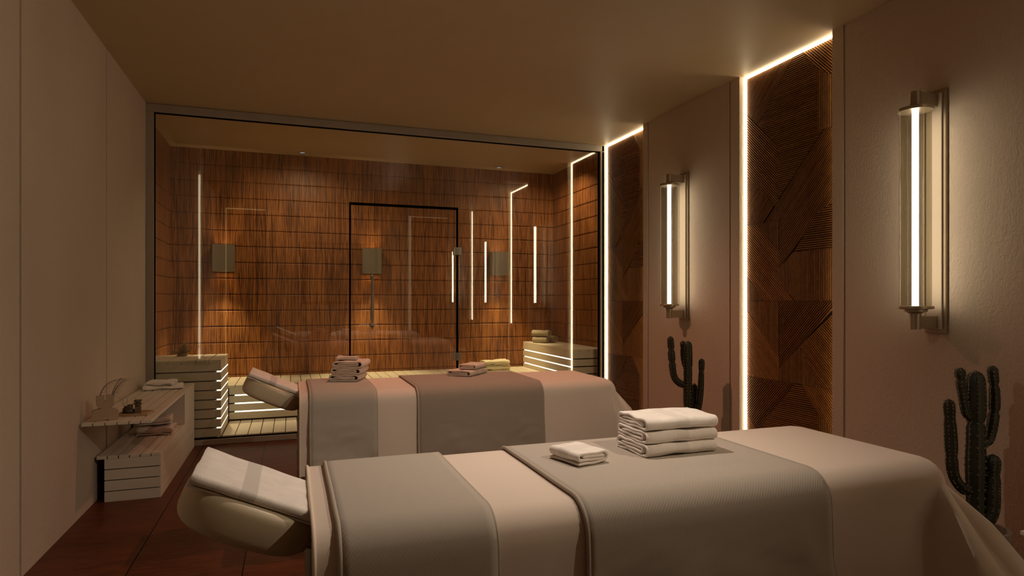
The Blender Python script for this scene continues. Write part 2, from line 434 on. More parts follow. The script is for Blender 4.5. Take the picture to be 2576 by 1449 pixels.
def crosses(P_, D_, off):    # parameters t where line off crosses polygon
    nx, ny = -D_[1], D_[0]; ts = []
    n = len(P_)
    for i in range(n):
        a, b = P_[i], P_[(i+1) % n]
        da = a[0]*nx+a[1]*ny-off; db = b[0]*nx+b[1]*ny-off
        if (da > 0) != (db > 0):
            k = da/(da-db); q = (a[0]+(b[0]-a[0])*k, a[1]+(b[1]-a[1])*k)
            ts.append(q[0]*D_[0]+q[1]*D_[1])
    return sorted(ts)
def panel_mesh():
    bm = B(); tl = bm.faces.layers.float.new('tone'); rr = random.Random(3)
    pitch, w, hgt = .0135, .0088, .011
    for P_, D_, tone in upper+lower+rep:
        L = math.hypot(*D_); D_ = (D_[0]/L, D_[1]/L); nx, ny = -D_[1], D_[0]
        offs = [p[0]*nx+p[1]*ny for p in P_]; o0, o1 = min(offs), max(offs)
        k = math.floor(o0/pitch)
        while k*pitch < o1:
            oc = (k+.5)*pitch; k += 1
            o_a = max(oc-w/2, o0+.0006); o_b = min(oc+w/2, o1-.0006)
            if o_b-o_a < .002: continue
            A_, B_ = crosses(P_, D_, o_a), crosses(P_, D_, o_b)
            if len(A_) != len(B_) or not A_: continue
            tn = tone+rr.uniform(-.16, .16)
            for i in range(0, len(A_)-1, 2):
                if min(A_[i+1]-A_[i], B_[i+1]-B_[i]) < .004 and max(A_[i+1]-A_[i], B_[i+1]-B_[i]) < .008: continue
                quad = []
                ins = .0012
                for off, t0, t1 in ((o_a, A_[i]+ins, A_[i+1]-ins), (o_b, B_[i+1]-ins, B_[i]+ins)):
                    for t in (t0, t1): quad.append((D_[0]*t+nx*off, D_[1]*t+ny*off))
                if max(q[1] for q in quad) < .003: continue
                quad = [(q[0], max(q[1], .002)) for q in quad]
                cx = sum(q[0] for q in quad)/4; cy = sum(q[1] for q in quad)/4
                # top face slightly narrower (rounded look)
                lowr = [bm.verts.new((XREC-.006, q[0], q[1])) for q in quad]
                mid = (o_a+o_b)/2; topq = []
                for q in quad:
                    oo = q[0]*nx+q[1]*ny; dd = (mid-oo)*.35
                    topq.append((q[0]+nx*dd, q[1]+ny*dd))
                md_ = [bm.verts.new((XREC-.006-hgt*.72, q[0], q[1])) for q in quad]
                top = [bm.verts.new((XREC-.006-hgt, q[0], q[1])) for q in topq]
                fs = [bm.faces.new(top)]
                for j in range(4):
                    j2 = (j+1) % 4
                    fs.append(bm.faces.new([lowr[j], lowr[j2], md_[j2], md_[j]])); fs.append(bm.faces.new([md_[j], md_[j2], top[j2], top[j]]))
                for f_ in fs: f_[tl] = tn
    for v in bm.verts: v.co.y -= YJ0; v.co.x -= XREC
    return bm
lab = ['dark geometric slatted wood panel nearest the camera, behind the viewer in the recess',
       'tall dark slatted wood wall panel between the two wall lamps',
       'narrower-looking slatted wood wall panel beside the sauna glass']
pm = None
for i, (a, b) in enumerate(recs):
    t = thing('wall_panel', lab[i], 'wall panel', (XREC, a, 0), group='geometric slatted wood panels in lit recesses')
    if pm is None:
        so = obj('slats', panel_mesh(), M['slat'], t); pm = so.data
    else:
        so = bpy.data.objects.new('slats', pm); COL.objects.link(so); so.parent = t
    so.scale = (1, (b-a)/(YJ1-YJ0), 1)
    obj('backing', bx(-.006, -.0005, .002, b-a-.002, .001, H-.001), M['slatback'], t)
leds = ['warm LED strip outlining the recess of the nearest slatted panel', 'glowing LED strip outlining the tall slatted panel between the wall lamps', 'glowing LED strip outlining the slatted panel beside the sauna glass']
for i, (a, b) in enumerate(recs):
    lb = B(); x0, x1 = 3.064, 3.076
    box(lb, x0, x1, b-.013, b-.0005, .003, H-.0005); box(lb, x0, x1, a+.0005, a+.015, .003, H-.0005)
    if i: box(lb, x0, x1, a+.015, b-.013, H-.016, H-.0005)
    tag(obj('led_strip', lb, M['led']), leds[i], 'light strip', 'LED strips around the panel recesses')
tag(obj('led_strip', bx(XL+.0005, XL+.022, 2.7405, 2.753, .003, H-.002), M['led_left']), 'vertical LED strip in the left wall corner outside the picture, mirrored in the glass', 'light strip')
# recess panels and LEDs on the wall behind the camera
for i, (a, b) in enumerate(((-1.05, -.42), (2.14, 2.86))):
    pb = B(); x = a+.006
    while x < b-.012: box(pb, x, x+.009, YB-.058, YB-.046, .003, H-.02); x += .0135
    t = thing('wall_panel', ('slatted wood panel on the wall behind the viewer, left recess', 'slatted wood panel on the wall behind the viewer, right recess')[i], 'wall panel', (a, YB-.06, 0))
    rel(obj('slats', pb, M['slat']), t)
    lb = B(); box(lb, a+.0005, a+.009, YB-.030, YB-.020, .003, H-.001); box(lb, a+.009, b-.0005, YB-.030, YB-.020, H-.010, H-.001)
    if i: box(lb, a-.045, a, YB+.0005, YB+.004, .003, H-.001)  # added glowing band imitates lit plaster beside the recess, not an LED
    tag(obj('led_strip', lb, M['led_soft' if i else 'led_back']), ('thin LED strip in the left recess behind the viewer, mirrored in the glass', 'thin LED strip in the right recess behind the viewer plus a glowing band imitating lit plaster, mirrored in the glass')[i], 'light strip')
pf = thing('picture_frame', 'red-brown picture frame on the wall behind the viewer, faintly mirrored in the glass', 'picture', (.86, YB, 1.14))
fb = B(); x0, x1, z0, z1 = .20, 1.52, 1.14, 2.26; w = .05
box(fb, x0, x1, YB+.001, YB+.02, z0, z0+w); box(fb, x0, x1, YB+.001, YB+.02, z1-w, z1); box(fb, x0, x0+w, YB+.001, YB+.02, z0+w, z1-w); box(fb, x1-w, x1, YB+.001, YB+.02, z0+w, z1-w)
rel(obj('frame', fb, M['picframe'], bevel=.002), pf); rel(obj('canvas', bx(x0+w, x1-w, YB+.001, YB+.010, z0+w, z1-w), M['picture']), pf)

# ------------------------------------------------------------------ wall sconces
def sconce(y, label):
    t = thing('wall_lamp', label, 'wall lamp', (XR, y, 1.04), group='tall tubular wall lamps')
    bb = B(); box(bb, -.016, -.0005, -.055, .055, 0, 1.20)
    obj('back_plate', bb, M['brass'], t, bevel=.003)
    cb = B(); box(cb, -.026, -.016, -.040, .040, .02, 1.18)
    obj('plate_face', cb, M['plateface'], t, bevel=.003)
    for nm, za, zb in (('upper_bracket', 1.115, 1.175), ('lower_bracket', .025, .085)):
        kb = B(); box(kb, -.150, -.026, -.022, .022, za, zb)
        lathe(kb, [(0, za-.004), (.024, za-.004), (.024, zb+.004), (0, zb+.004)], 24, (-.15, 0, 0))
        obj(nm, kb, M['brass'], t, smooth=True, bevel=.0015)
    r = .068
    obj('upper_cap', lathe(B(), [(0, 1.083), (r+.006, 1.083), (r+.008, 1.088), (r+.008, 1.098), (r*.6, 1.106), (.026, 1.112), (.026, 1.12), (0, 1.12)], 40, (-.15, 0, 0)), M['brass'], t, smooth=True)
    obj('lower_cap', lathe(B(), [(0, .135), (r+.008, .135), (r+.010, .131), (r+.010, .122), (r*.75, .118), (r*.75, .108), (r*.55, .106), (.026, .098), (.026, .08), (0, .08)], 40, (-.15, 0, 0)), M['brass'], t, smooth=True)
    obj('glass_tube', lathe(B(), [(r, .135), (r, 1.083)], 48, (-.15, 0, 0)), M['tubeglass'], t, smooth=True, angle=0)
    obj('light_tube', lathe(B(), [(0, .137), (.0145, .137), (.0145, 1.081), (0, 1.081)], 24, (-.15, 0, 0)), M['tube'], t, smooth=True)
    return t
sconce(2.205, 'large tubular wall lamp on the right wall, nearest in view')
sconce(4.30, 'tubular wall lamp between the two lit wood panels')
sconce(.12, 'tubular wall lamp beside the viewer, seen only mirrored in the glass')

# ------------------------------------------------------------------ slatted boxes
def slats_h(bm, x0, x1, y0, y1, z0, z1, n, gap, ):    # horizontal boards stacked in z within a thin slab
    h = (z1-z0-(n-1)*gap)/n
    for i in range(n): box(bm, x0, x1, y0, y1, z0+i*(h+gap), z0+i*(h+gap)+h)
def slats_x(bm, x0, x1, y0, y1, z0, z1, n, gap):       # boards running along y, spaced in x
    w = (x1-x0-(n-1)*gap)/n
    for i in range(n): box(bm, x0+i*(w+gap), x0+i*(w+gap)+w, y0, y1, z0, z1)
def gaps(z0, z1, n, gap):
    h = (z1-z0-(n-1)*gap)/n; return [(z0+(i+1)*h+i*gap, z0+(i+1)*(h+gap)) for i in range(n-1)]

# shelf unit by the left wall
u = thing('storage_bench', 'white slatted bench with a raised shelf along the left wall', 'shelf', (-.92, 4.31, 0))
c = B(); box(c, -1.030, -.762, 4.325, 5.70, .004, .245)
rel(obj('gap_shade_filler', c, M['dark']), u)  # added filler block, coloured as the shade seen between the boards
c = B(); slats_h(c, -1.045, -.747, 4.31, 4.325, .0, .255, 4, .006)
rel(obj('front_boards', c, M['white_paint'], bevel=.001), u)
c = B(); slats_h(c, -.762, -.747, 4.3255, 5.715, .0, .255, 4, .0045)
rel(obj('side_boards', c, M['white_paint'], bevel=.001), u)
c = B(); slats_x(c, -1.085, -.747, 4.31, 5.22, .2555, .275, 6, .006); box(c, -1.085, -.747, 5.2205, 5.715, .2555, .275)
rel(obj('bench_top', c, M['white_paint'], bevel=.0015), u)
c = B(); box(c, -1.085, -.747, 5.23, 5.715, .276, .506)
rel(obj('end_block', c, M['white_paint'], bevel=.002), u)
c = B(); slats_x(c, -1.085, -.745, 4.02, 5.715, .507, .525, 6, .007)
rel(obj('shelf_top', c, M['white_paint'], bevel=.0015), u)

def slot_strip(root, name, bm): return rel(obj(name, bm, M['led_slot']), root)
# sauna: tall box at left
s1 = thing('sauna_bench', 'tall slatted box bench in the left corner of the sauna', 'bench', (-.86, 5.85, 0), group='slatted sauna benches')
Z0, Z1 = .045, .672
c = B(); box(c, -1.16, -.60, 5.875, 6.48, .03, .66); rel(obj('gap_shade_filler', c, M['dark']), s1)
c = B(); slats_h(c, -1.165, -.5605, 5.85, 5.868, Z0, Z1, 8, .012); rel(obj('front_boards', c, M['sauna_paint'], bevel=.001), s1)
c = B(); slats_h(c, -.5785, -.56, 5.8685, 6.49, Z0, Z1, 8, .012); rel(obj('side_boards', c, M['sauna_paint'], bevel=.001), s1)
c = B(); slats_x(c, -1.165, -.56, 5.85, 6.49, Z1+.0005, .697, 6, .010); rel(obj('top_boards', c, M['sauna_paint'], bevel=.001), s1)
c = B()
for a, b in gaps(Z0, Z1, 8, .012): box(c, -.592, -.5612, 5.8525, 6.489, a+.001, b-.001)
slot_strip(s1, 'light_strip', c)
# low back bench
s2 = thing('sauna_bench', 'long low slatted bench along the back wall of the sauna', 'bench', (1.0, 6.54, 0), group='slatted sauna benches')
Z0b, Z1b = .062, .365
c = B(); box(c, -1.16, 2.70, 6.575, 7.24, .03, .355); rel(obj('gap_shade_filler', c, M['dark']), s2)
c = B(); slats_h(c, -.555, 2.715, 6.54, 6.558, Z0b, Z1b, 4, .013); rel(obj('front_boards', c, M['sauna_paint'], bevel=.001), s2)
c = B(); slats_x(c, -.6, 2.715, 6.53, 7.247, Z1b+.0005, .389, 33, .006); slats_x(c, -1.165, -.605, 6.495, 7.247, Z1b+.0005, .389, 6, .01); rel(obj('top_boards', c, M['sauna_paint'], bevel=.001), s2)
c = B()
for a, b in gaps(Z0b, Z1b, 4, .013): box(c, -.505, 2.66, 6.5415, 6.570, a+.001, b-.001)
slot_strip(s2, 'light_strip', c)
# right box
s3 = thing('sauna_bench', 'raised slatted box bench at the right end of the sauna', 'bench', (2.92, 5.85, 0), group='slatted sauna benches')
c = B(); box(c, 2.755, 3.12, 5.875, 7.24, .03, .66); rel(obj('gap_shade_filler', c, M['dark']), s3)
c = B(); slats_h(c, 2.7205, 3.125, 5.85, 5.868, Z0, Z1, 8, .012); rel(obj('front_boards', c, M['sauna_paint'], bevel=.001), s3)
c = B(); slats_h(c, 2.72, 2.738, 5.8685, 7.245, Z0, Z1, 8, .012); rel(obj('side_boards', c, M['sauna_paint'], bevel=.001), s3)
c = B(); slats_x(c, 2.72, 3.125, 5.85, 7.245, Z1+.0005, .697, 4, .006); rel(obj('top_boards', c, M['sauna_paint'], bevel=.001), s3)
c = B()
for a, b in gaps(Z0, Z1, 8, .012): box(c, 2.7212, 2.750, 5.869, 7.20, a+.001, b-.001)
slot_strip(s3, 'light_strip', c)
c = B(); slats_x(c, -.55, 2.71, 5.85, 6.535, .022, .048, 32, .007)
tag(obj('duckboard', c, M['sauna_paint'], bevel=.001), 'pale slatted floor decking between the sauna glass and the benches', 'floor decking')

# sauna box lamps
for i, (cx, lb) in enumerate(((-.662, 'square box wall lamp near the left sauna corner'), (.865, 'square box wall lamp behind the glass door'), (2.39, 'square box wall lamp above the right end of the low bench'))):
    t = thing('box_lamp', lb, 'wall lamp', (cx, SY1, 1.51), group='square box lamps on the sauna wall')
    c = B(); w, d, h = .103, .13, .28
    box(c, -w, w, -d, -d+.006, 0, h); box(c, -w, -w+.006, -d+.006, -.004, 0, h); box(c, w-.006, w, -d+.006, -.004, 0, h); box(c, -w+.006, w-.006, -.012, -.004, 0, h)
    obj('shade', c, M['shade'], t, bevel=.001)
    obj('bulb', bx(-.05, .05, -.118, -.104, .06, .22), M['bulb'], t, bevel=.004)
for cx, lb in ((.12, 'small round ceiling downlight above the left half of the sauna'), (2.35, 'small round ceiling downlight above the right half of the sauna')):
    t = thing('downlight', lb, 'ceiling light', (cx, 7.08, H), group='small sauna downlights')
    obj('rim', lathe(B(), [(.028, -.0005), (.040, -.0005), (.040, -.006), (.028, -.006)], 32), M['frame'], t, smooth=True)
    obj('lens', lathe(B(), [(0, -.004), (.028, -.004), (.028, -.0005), (0, -.0005)], 32), M['disc'], t)

# ------------------------------------------------------------------ towels
def arc(cx, cy, r, a0, a1, n):
    return [(cx+r*math.cos(math.radians(a0+(a1-a0)*i/n)), cy+r*math.sin(math.radians(a0+(a1-a0)*i/n))) for i in range(n+1)]
def seg(p, q, n): return [(p[0]+(q[0]-p[0])*i/n, p[1]+(q[1]-p[1])*i/n) for i in range(n)]
def ribbon(path, W, thick, seed=0, nw=12, wob=.0015, taper=None):
    # path in (a,b); extruded along x from -W/2..W/2, a -> y, b -> z
    n = len(path); P_ = [Vector(p) for p in path]
    nrm = []
    for i in range(n):
        t = (P_[min(i+1, n-1)]-P_[max(i-1, 0)]); t.normalize(); nrm.append(Vector((-t.y, t.x)))
    xs = [-W/2+W*i/nw for i in range(nw+1)]
    xs = [xs[0], xs[0]+.002]+xs[1:-1]+[xs[-1]-.002, xs[-1]]
    bm = B(); rings = []
    for k, x in enumerate(xs):
        e = .55 if k in (0, len(xs)-1) else 1.0
        L = []; R = []
        for i in range(n):
            q = P_[i]; w1 = noise.noise(Vector((x*14+seed*7.3, q.x*22, q.y*60+seed)))*wob*2.2
            w2 = noise.noise(Vector((x*9+seed*3.1, q.x*30+5, seed*1.7)))*wob
            th = thick*.5*e
            if i in (0, n-1): th *= .5
            dx = noise.noise(Vector((seed*2.2, q.x*18, q.y*40)))*.003*(1 if k > len(xs)/2 else -1)*(1 if k in (0, 1, len(xs)-1, len(xs)-2) else 0)
            L.append((x+dx, q.x+nrm[i].x*th+w2, max(q.y+nrm[i].y*th+w1, .0003))); R.append((x+dx, q.x-nrm[i].x*th+w2, max(q.y-nrm[i].y*th+w1, .0003)))
        rings.append([bm.verts.new(p) for p in L+R[::-1]])
    m = 2*n
    for A_, C_ in zip(rings, rings[1:]):
        for i in range(m): bm.faces.new([A_[i], A_[(i+1) % m], C_[(i+1) % m], C_[i]])
    for ring in (rings[0], rings[-1]):
        for i in range(n-1): bm.faces.new([ring[i], ring[i+1], ring[m-2-i], ring[m-1-i]])
    return bm
def fold_path(L, h):
    t = h/4
    p = seg((-.33*L, 2.5*t), (.30*L, 2.5*t), 8)+arc(.30*L, 2*t, .5*t, 90, -90, 6)+seg((.30*L, 1.5*t), (-.34*L, 1.5*t), 8)[1:]
    p += arc(-.5*L+1.5*t, 2.5*t, t, 270, 90, 8)+seg((-.5*L+1.5*t, 3.5*t), (.5*L-2*t, 3.5*t), 10)[1:]
    p += arc(.5*L-2*t, 2*t, 1.5*t, 90, -90, 10)+seg((.5*L-2*t, .5*t), (-.47*L, .5*t), 8)[1:]+[(-.47*L, .5*t)]
    return p
def towel(label, loc, rz, W, L, h, mat='towel', seed=0, group=None, flip=1, tilt=None, name='folded_towel', nwob=.0015):
    path = [(a*flip, b) for a, b in fold_path(L, h)]
    o = obj(name, ribbon(path, W, h/4*.86, seed, wob=nwob), M[mat], smooth=True, angle=60)
    o.location = loc; o.rotation_euler = (0, 0, rz) if tilt is None else tilt
    return tag(o, label, 'towel', group)
def roll_path(R, turns=2.6, sq=.72):
    p = []; n = int(turns*18)
    for i in range(n+1):
        th = 2*PI*turns*i/n; r = R*(.16+.78*i/n)
        p.append((r*math.cos(th+2.4), R*sq+r*sq*math.sin(th+2.4)))
    return p
def roll(label, loc, rz, W, R, mat, seed, group=None, sq=.72):
    o = obj('rolled_towel', ribbon(roll_path(R, 2.4, sq), W, R*.27, seed, wob=.003), M[mat], smooth=True, angle=60)
    o.location = loc; o.rotation_euler = (0, 0, rz); return tag(o, label, 'towel', group)

# ------------------------------------------------------------------ treatment tables
X0, X1, YF, YK, ZT = .045, 1.90, 1.315, 1.965, .72
def massage_table(dy, label):
    t = thing('massage_table', label, 'massage table', (.95, (YF+YK)/2+dy, 0), group='massage tables')
    c = B(); prism(c, [(-.86, -.29), (.88, -.29), (.88, .29), (-.86, .29)], .60, .70, 'z'); obj('padded_top', c, M['cushion'], t, bevel=.03)
    c = B(); box(c, -.80, .80, -.25, .25, .54, .60); obj('under_frame', c, M['steel'], t, bevel=.004)
    for lx in (-.885, .74):
        for ly in (-.19, .19):
            pr_ = [(0, 0), (.036, 0), (.036, .02), (.030, .025), (.030, .30), (.034, .303), (.034, .318), (.029, .322), (.029, .40), (.034, .403), (.034, .418), (.028, .422), (.028, .575 if lx < 0 else .545), (0, .575 if lx < 0 else .545)]
            obj('leg', lathe(B(), pr_, 24, (lx, ly, 0)), M['steel'], t, smooth=True)
    # head cradle
    th = math.radians(24.5); cx, cz = -.092, .697
    hc = bpy.data.objects.new('head_cradle', None)
    bm = B(); Lx, Wy, Tz = .158, .158, .048
    prof = []
    for i in range(13):
        a = -PI/2+PI*i/12; prof.append((math.cos(a), math.sin(a)))
    rings = []
    for j, (ca, sa) in enumerate(prof):
        ring = []
        for k in range(48):
            b_ = 2*PI*k/48; cxk, syk = math.cos(b_), math.sin(b_)
            e = 2/2.7; px = abs(cxk)**e*(1 if cxk > 0 else -1); py = abs(syk)**e*(1 if syk > 0 else -1)
            inset = .034*(1-abs(ca)**.7)
            ring.append(bm.verts.new(((Lx-inset)*px, (Wy-inset)*py, Tz*(abs(sa)**.62)*(1 if sa > 0 else -1))))
        rings.append(ring)
    for A_, C_ in zip(rings, rings[1:]):
        for k in range(48): bm.faces.new([A_[k], A_[(k+1) % 48], C_[(k+1) % 48], C_[k]])
    bm.faces.new(rings[0]); bm.faces.new(rings[-1])
    bmesh.ops.transform(bm, matrix=Matrix.Translation((cx-.95, 0, cz)) @ Matrix.Rotation(th, 4, 'Y'), verts=bm.verts)
    hco = obj('head_cushion', bm, M['cushion'], t, smooth=True, angle=0)
    bb = B(); tube(bb, [(-.97, .05, .655), (-.93, .05, .62), (-.88, .05, .60)], .012); tube(bb, [(-.97, -.05, .655), (-.93, -.05, .62), (-.88, -.05, .60)], .012)
    tube(bb, [(-.93, -.08, .62), (-.93, .08, .62)], .018, 12)
    obj('bracket', bb, M['steel'], hco, smooth=True)
    return t

def perimeter():
    # rounded rectangle open at head end, back-left -> right -> front-left; (pos, normal, corner weight)
    r = .095; out = []
    nB = 44
    for i in range(nB): out.append(((X0+(X1-r-X0)*i/nB, YK), (0, 1), 0, i/nB))
    for i in range(15):
        a = PI/2-PI/2*i/14; out.append(((X1-r+r*math.cos(a), YK-r+r*math.sin(a)), (math.cos(a), math.sin(a)), math.sin(PI*i/14), 1+i/14))
    nF = 22
    for i in range(1, nF): out.append(((X1, YK-r-(YK-YF-2*r)*i/nF), (1, 0), 0, 2+i/nF))
    for i in range(15):
        a = -PI/2*i/14; out.append(((X1-r+r*math.cos(a), YF+r+r*math.sin(a)), (math.cos(a), math.sin(a)), math.sin(PI*i/14), 3+i/14))
    for i in range(1, nB+1): out.append(((X1-r-(X1-r-X0)*i/nB, YF), (0, -1), 0, 4+i/nB))
    return out
R_E = .075      # edge rounding
def sheet_mesh(seed):
    per = perimeter(); bm = B(); uvl = bm.loops.layers.uv.new('UVMap'); cols = []; yc = (YF+YK)/2
    n = len(per)
    for i, (p, nr, cw, s) in enumerate(per):
        sx = min(max(p[0], X0), X1-.33)
        col = []
        px, py = p[0]-nr[0]*R_E, p[1]-nr[1]*R_E
        for k in range(5):
            f = k/5; col.append((sx+(px-sx)*f, yc+(py-yc)*f, ZT))
        for k in range(7):
            a = PI/2*k/6; col.append((px+nr[0]*R_E*math.sin(a), py+nr[1]*R_E*math.sin(a), ZT-R_E*(1-math.cos(a))))
        # distance from the foot corner along the sides for falloff of flare
        if s < 1: dc = (X1-p[0]); side = 1
        elif s > 4: dc = (X1-p[0]); side = 1
        else: dc = 0; side = 0
        wf = math.exp(-(max(dc-.04, 0)/.13)**2) if side else 1
        foot = 1 if 1.0 <= s <= 4.0 else 0
        drop = .34+.20*min(1, max(0, 1-dc/.5))
        for k in range(1, 15):
            d = k/14*drop
            fl = d*(.025+wf*(.16+.50*cw))
            fold = 0
            if wf > .02:
                ph = s*9.5+seed
                fold = wf*min(d*.9, .11)*(.34*math.sin(ph*1.7)+.22*math.sin(ph*3.1+1.3))*(1-cw*.3)
            wr = .004*noise.noise(Vector((p[0]*5+seed, p[1]*5, d*4)))*min(1, d*8)
            o_ = fl+fold+wr
            dirx, diry = nr
            # corners: pull diagonal
            col.append((p[0]+dirx*o_, p[1]+diry*o_, ZT-R_E-d*(1-.12*cw*wf)))
        cols.append([bm.verts.new(q) for q in col])
    vv = []; acc = 0
    m = len(cols[0])
    for i in range(n-1):
        du0 = (Vector(per[i+1][0])-Vector(per[i][0])).length
        for k in range(m-1):
            f = bm.faces.new([cols[i][k], cols[i+1][k], cols[i+1][k+1], cols[i][k+1]])
            for lp, (uu, kk) in zip(f.loops, ((acc, k), (acc+du0, k), (acc+du0, k+1), (acc, k+1))):
                z = lp.vert.co
                nn = per[i][1]; lp[uvl].uv = (z.x+nn[0]*(ZT-z.z), z.y+nn[1]*(ZT-z.z))
        acc += du0
    bmesh.ops.remove_doubles(bm, verts=bm.verts[:], dist=2e-5)
    return bm
def cross_path(off, zend_f, zend_b, n_side=26):
    """path over the bed in (y,z) from front hem over top to back hem"""
    yf, yk, zt, r = YF-off, YK+off, ZT+off, R_E+off
    p = [(yf-.022*(zt-r-z)/.4, z) for z in [zend_f+(zt-r-zend_f)*i/n_side for i in range(n_side)]]
    p += [(yf+r-r*math.cos(PI/2*i/8), zt-r+r*math.sin(PI/2*i/8)) for i in range(9)]
    p += [(yf+r+(yk-yf-2*r)*i/12, zt) for i in range(1, 12)]
    p += [(yk-r+r*math.sin(PI/2*i/8), zt-r+r*math.cos(PI/2*i/8)) for i in range(9)]
    p += [(yk+.02*(i/10), zt-r-(zt-r-zend_b)*i/10) for i in range(1, 11)]
    return p
def blanket(dy, xa, xb, label, seed, off=.008, skew=0.0, mat='blanket'):
    path = cross_path(off, .30, .34); nx_ = max(12, int((xb-xa)/.02))
    bm = B(); uvl = bm.loops.layers.uv.new('UVMap')
    s = [0]
    for a, b in zip(path, path[1:]): s.append(s[-1]+math.hypot(b[0]-a[0], b[1]-a[1]))
    def pt(i, k):
        x = xa+(xb-xa)*i/nx_; y, z = path[k]
        hang = max(0, ZT-R_E-z)
        edge = (.0012+.010*min(hang, .3))*noise.noise(Vector((seed, s[k]*5, 2.2+(i > nx_/2))))*(1 if i in (0, nx_) else (.6 if i in (1, nx_-1) else 0))
        edge -= .012*hang*skew
        w = noise.noise(Vector((x*5+seed, z*7, y*2)))*.010*min(1, hang*6)
        w += abs(noise.noise(Vector((x*9+z*6+seed*2, z*16-x*5, seed))))*.010*min(1, hang*6)
        if y < (YF+YK)/2: return (x+edge, y-w, z)
        return (x+edge, y+abs(w), z)
    g_ = [[bm.verts.new(pt(i, k)) for k in range(len(path))] for i in range(nx_+1)]
    for i in range(nx_):
        for k in range(len(path)-1):
            f = bm.faces.new([g_[i][k], g_[i+1][k], g_[i+1][k+1], g_[i][k+1]])
            for lp, (ii, kk) in zip(f.loops, ((i, k), (i+1, k), (i+1, k+1), (i, k+1))): lp[uvl].uv = (xa+(xb-xa)*ii/nx_, s[kk])
    pl = [[g_[e][k].co.copy() for k in range(len(path))] for e in (0, nx_)]
    o = obj('blanket', bm, M[mat], smooth=True, angle=0)
    md = o.modifiers.new('thickness', 'SOLIDIFY'); md.thickness = .007; md.offset = 0
    t = thing('blanket', label, 'blanket', (xa, YF+dy, 0), group='waffle blankets laid across the massage tables')
    o.name = 'cloth'; o.parent = t; o.location = (-xa, -YF, 0)
    for e in (0, 1):
        pb = tube(B(), pl[e], .0058 if e == 0 else .0042, 8); q = obj('piping', pb, M['piping'], o, smooth=True, angle=0)
    return t
def bed(dy, seed, tl, sl, b1, b2, hl):
    massage_table(dy, tl)
    so = obj('bed_sheet', sheet_mesh(seed), M['sheet'], smooth=True, angle=0)
    so.location = (0, dy, 0)
    tag(so, sl, 'sheet', 'sheets draped over the massage tables')
    # hem along the head edge
    path = cross_path(.001, .30, .34); pb = tube(B(), [(X0, y, z) for y, z in path], .0045, 8); obj('hem', pb, M['sheet_hem'], so, smooth=True, angle=0)
    blanket(dy, .095, .432, b1, seed+1)
    blanket(dy, .652, 1.385, b2, seed+5, mat='blanket_dark' if dy else 'blanket')
    th = math.radians(24.5)
    c_, s_ = math.cos(th), math.sin(th)
    # towel lying in the tilted plane of the cradle
    cx, cz = -.077, .7435
    towel(hl, (cx, (YF+YK)/2+dy, cz-.010), 0, .302, .276, .034, 'towel_headband', seed, 'towels on the head cradles', tilt=(0, th, 0), nwob=.0011)
bed(0, 1.3, 'cream massage table in the foreground with its tilted head cradle', 'pale sheet draped over the foreground massage table',
    'narrow grey-beige blanket across the head end of the foreground table', 'wide grey-beige blanket across the middle of the foreground table', 'white towel with a grey band on the head cradle of the foreground table')
bed(2.04, 4.1, 'massage table further back, in front of the sauna glass', 'pinkish sheet draped over the massage table by the sauna glass',
    'narrow brown-beige blanket under the pink towel stack on the rear table', 'wide dark beige blanket across the middle of the rear table', 'pinkish towel on the head cradle of the rear table')

zt = ZT+.0125
for i, lb in enumerate(('bottom white towel of the three-towel stack on the foreground table', 'middle white towel of the three-towel stack on the foreground table', 'top white towel of the three-towel stack on the foreground table')):
    towel(lb, (1.125+.004*(i-1), 1.697+.003*i, zt+i*.0375), math.radians(1.5-i*1.2), .255, .18, .0372, 'towel_band', 11+i, 'white towels stacked on the foreground table', flip=-1, nwob=.0022)
towel('small folded white hand towel lying alone on the foreground table', (.800, 1.665, zt), math.radians(90+14), .135, .118, .038, 'towel_band', 21, flip=-1, nwob=.0022)
ra = math.radians(90-20)
cx, cy = .325, 3.83
for i, lb in enumerate(('bottom pinkish towel of the tall stack on the rear table', 'second pinkish towel from the bottom of the tall stack on the rear table', 'third pinkish towel of the tall stack, under the washcloth on the rear table')):
    towel(lb, (cx+.010*i*.94, cy-.003*i, zt+i*.0385), ra, .20, .178, .0382, 'towel_pink', 31+i, 'pinkish towels stacked on the rear table', flip=-1, nwob=.002)
towel('small pinkish washcloth on top of the tall towel stack on the rear table', (cx-.005, cy-.0, zt+.117), ra+math.radians(95), .12, .09, .022, 'towel_pink', 39, nwob=.003)
towel('lower folded pinkish towel of the pair on the rear table', (1.065, 3.845, zt), math.radians(90-42), .25, .165, .034, 'towel_pink', 41, flip=-1)
towel('upper smaller pinkish towel of the pair on the rear table', (1.105, 3.865, zt+.0365), math.radians(90-38), .19, .12, .030, 'towel_pink', 43, flip=-1)
# shelf towels
towel('wide loosely folded white towel under another on the far end of the shelf', (-.925, 5.44, .5255), math.radians(8), .27, .24, .028, 'towel', 51, nwob=.005)
towel('smaller white towel lying on top at the far end of the shelf', (-.935, 5.43, .556), math.radians(-6), .18, .18, .030, 'towel', 53, nwob=.005)
towel('lower pale pink towel under the shelf on the slatted bench', (-.875, 4.92, .2755), math.radians(-4), .22, .16, .060, 'towel_pink', 55, nwob=.004)
towel('upper pale pink towel under the shelf on the slatted bench', (-.885, 4.93, .346), math.radians(3), .20, .15, .055, 'towel_pink', 57, nwob=.004)
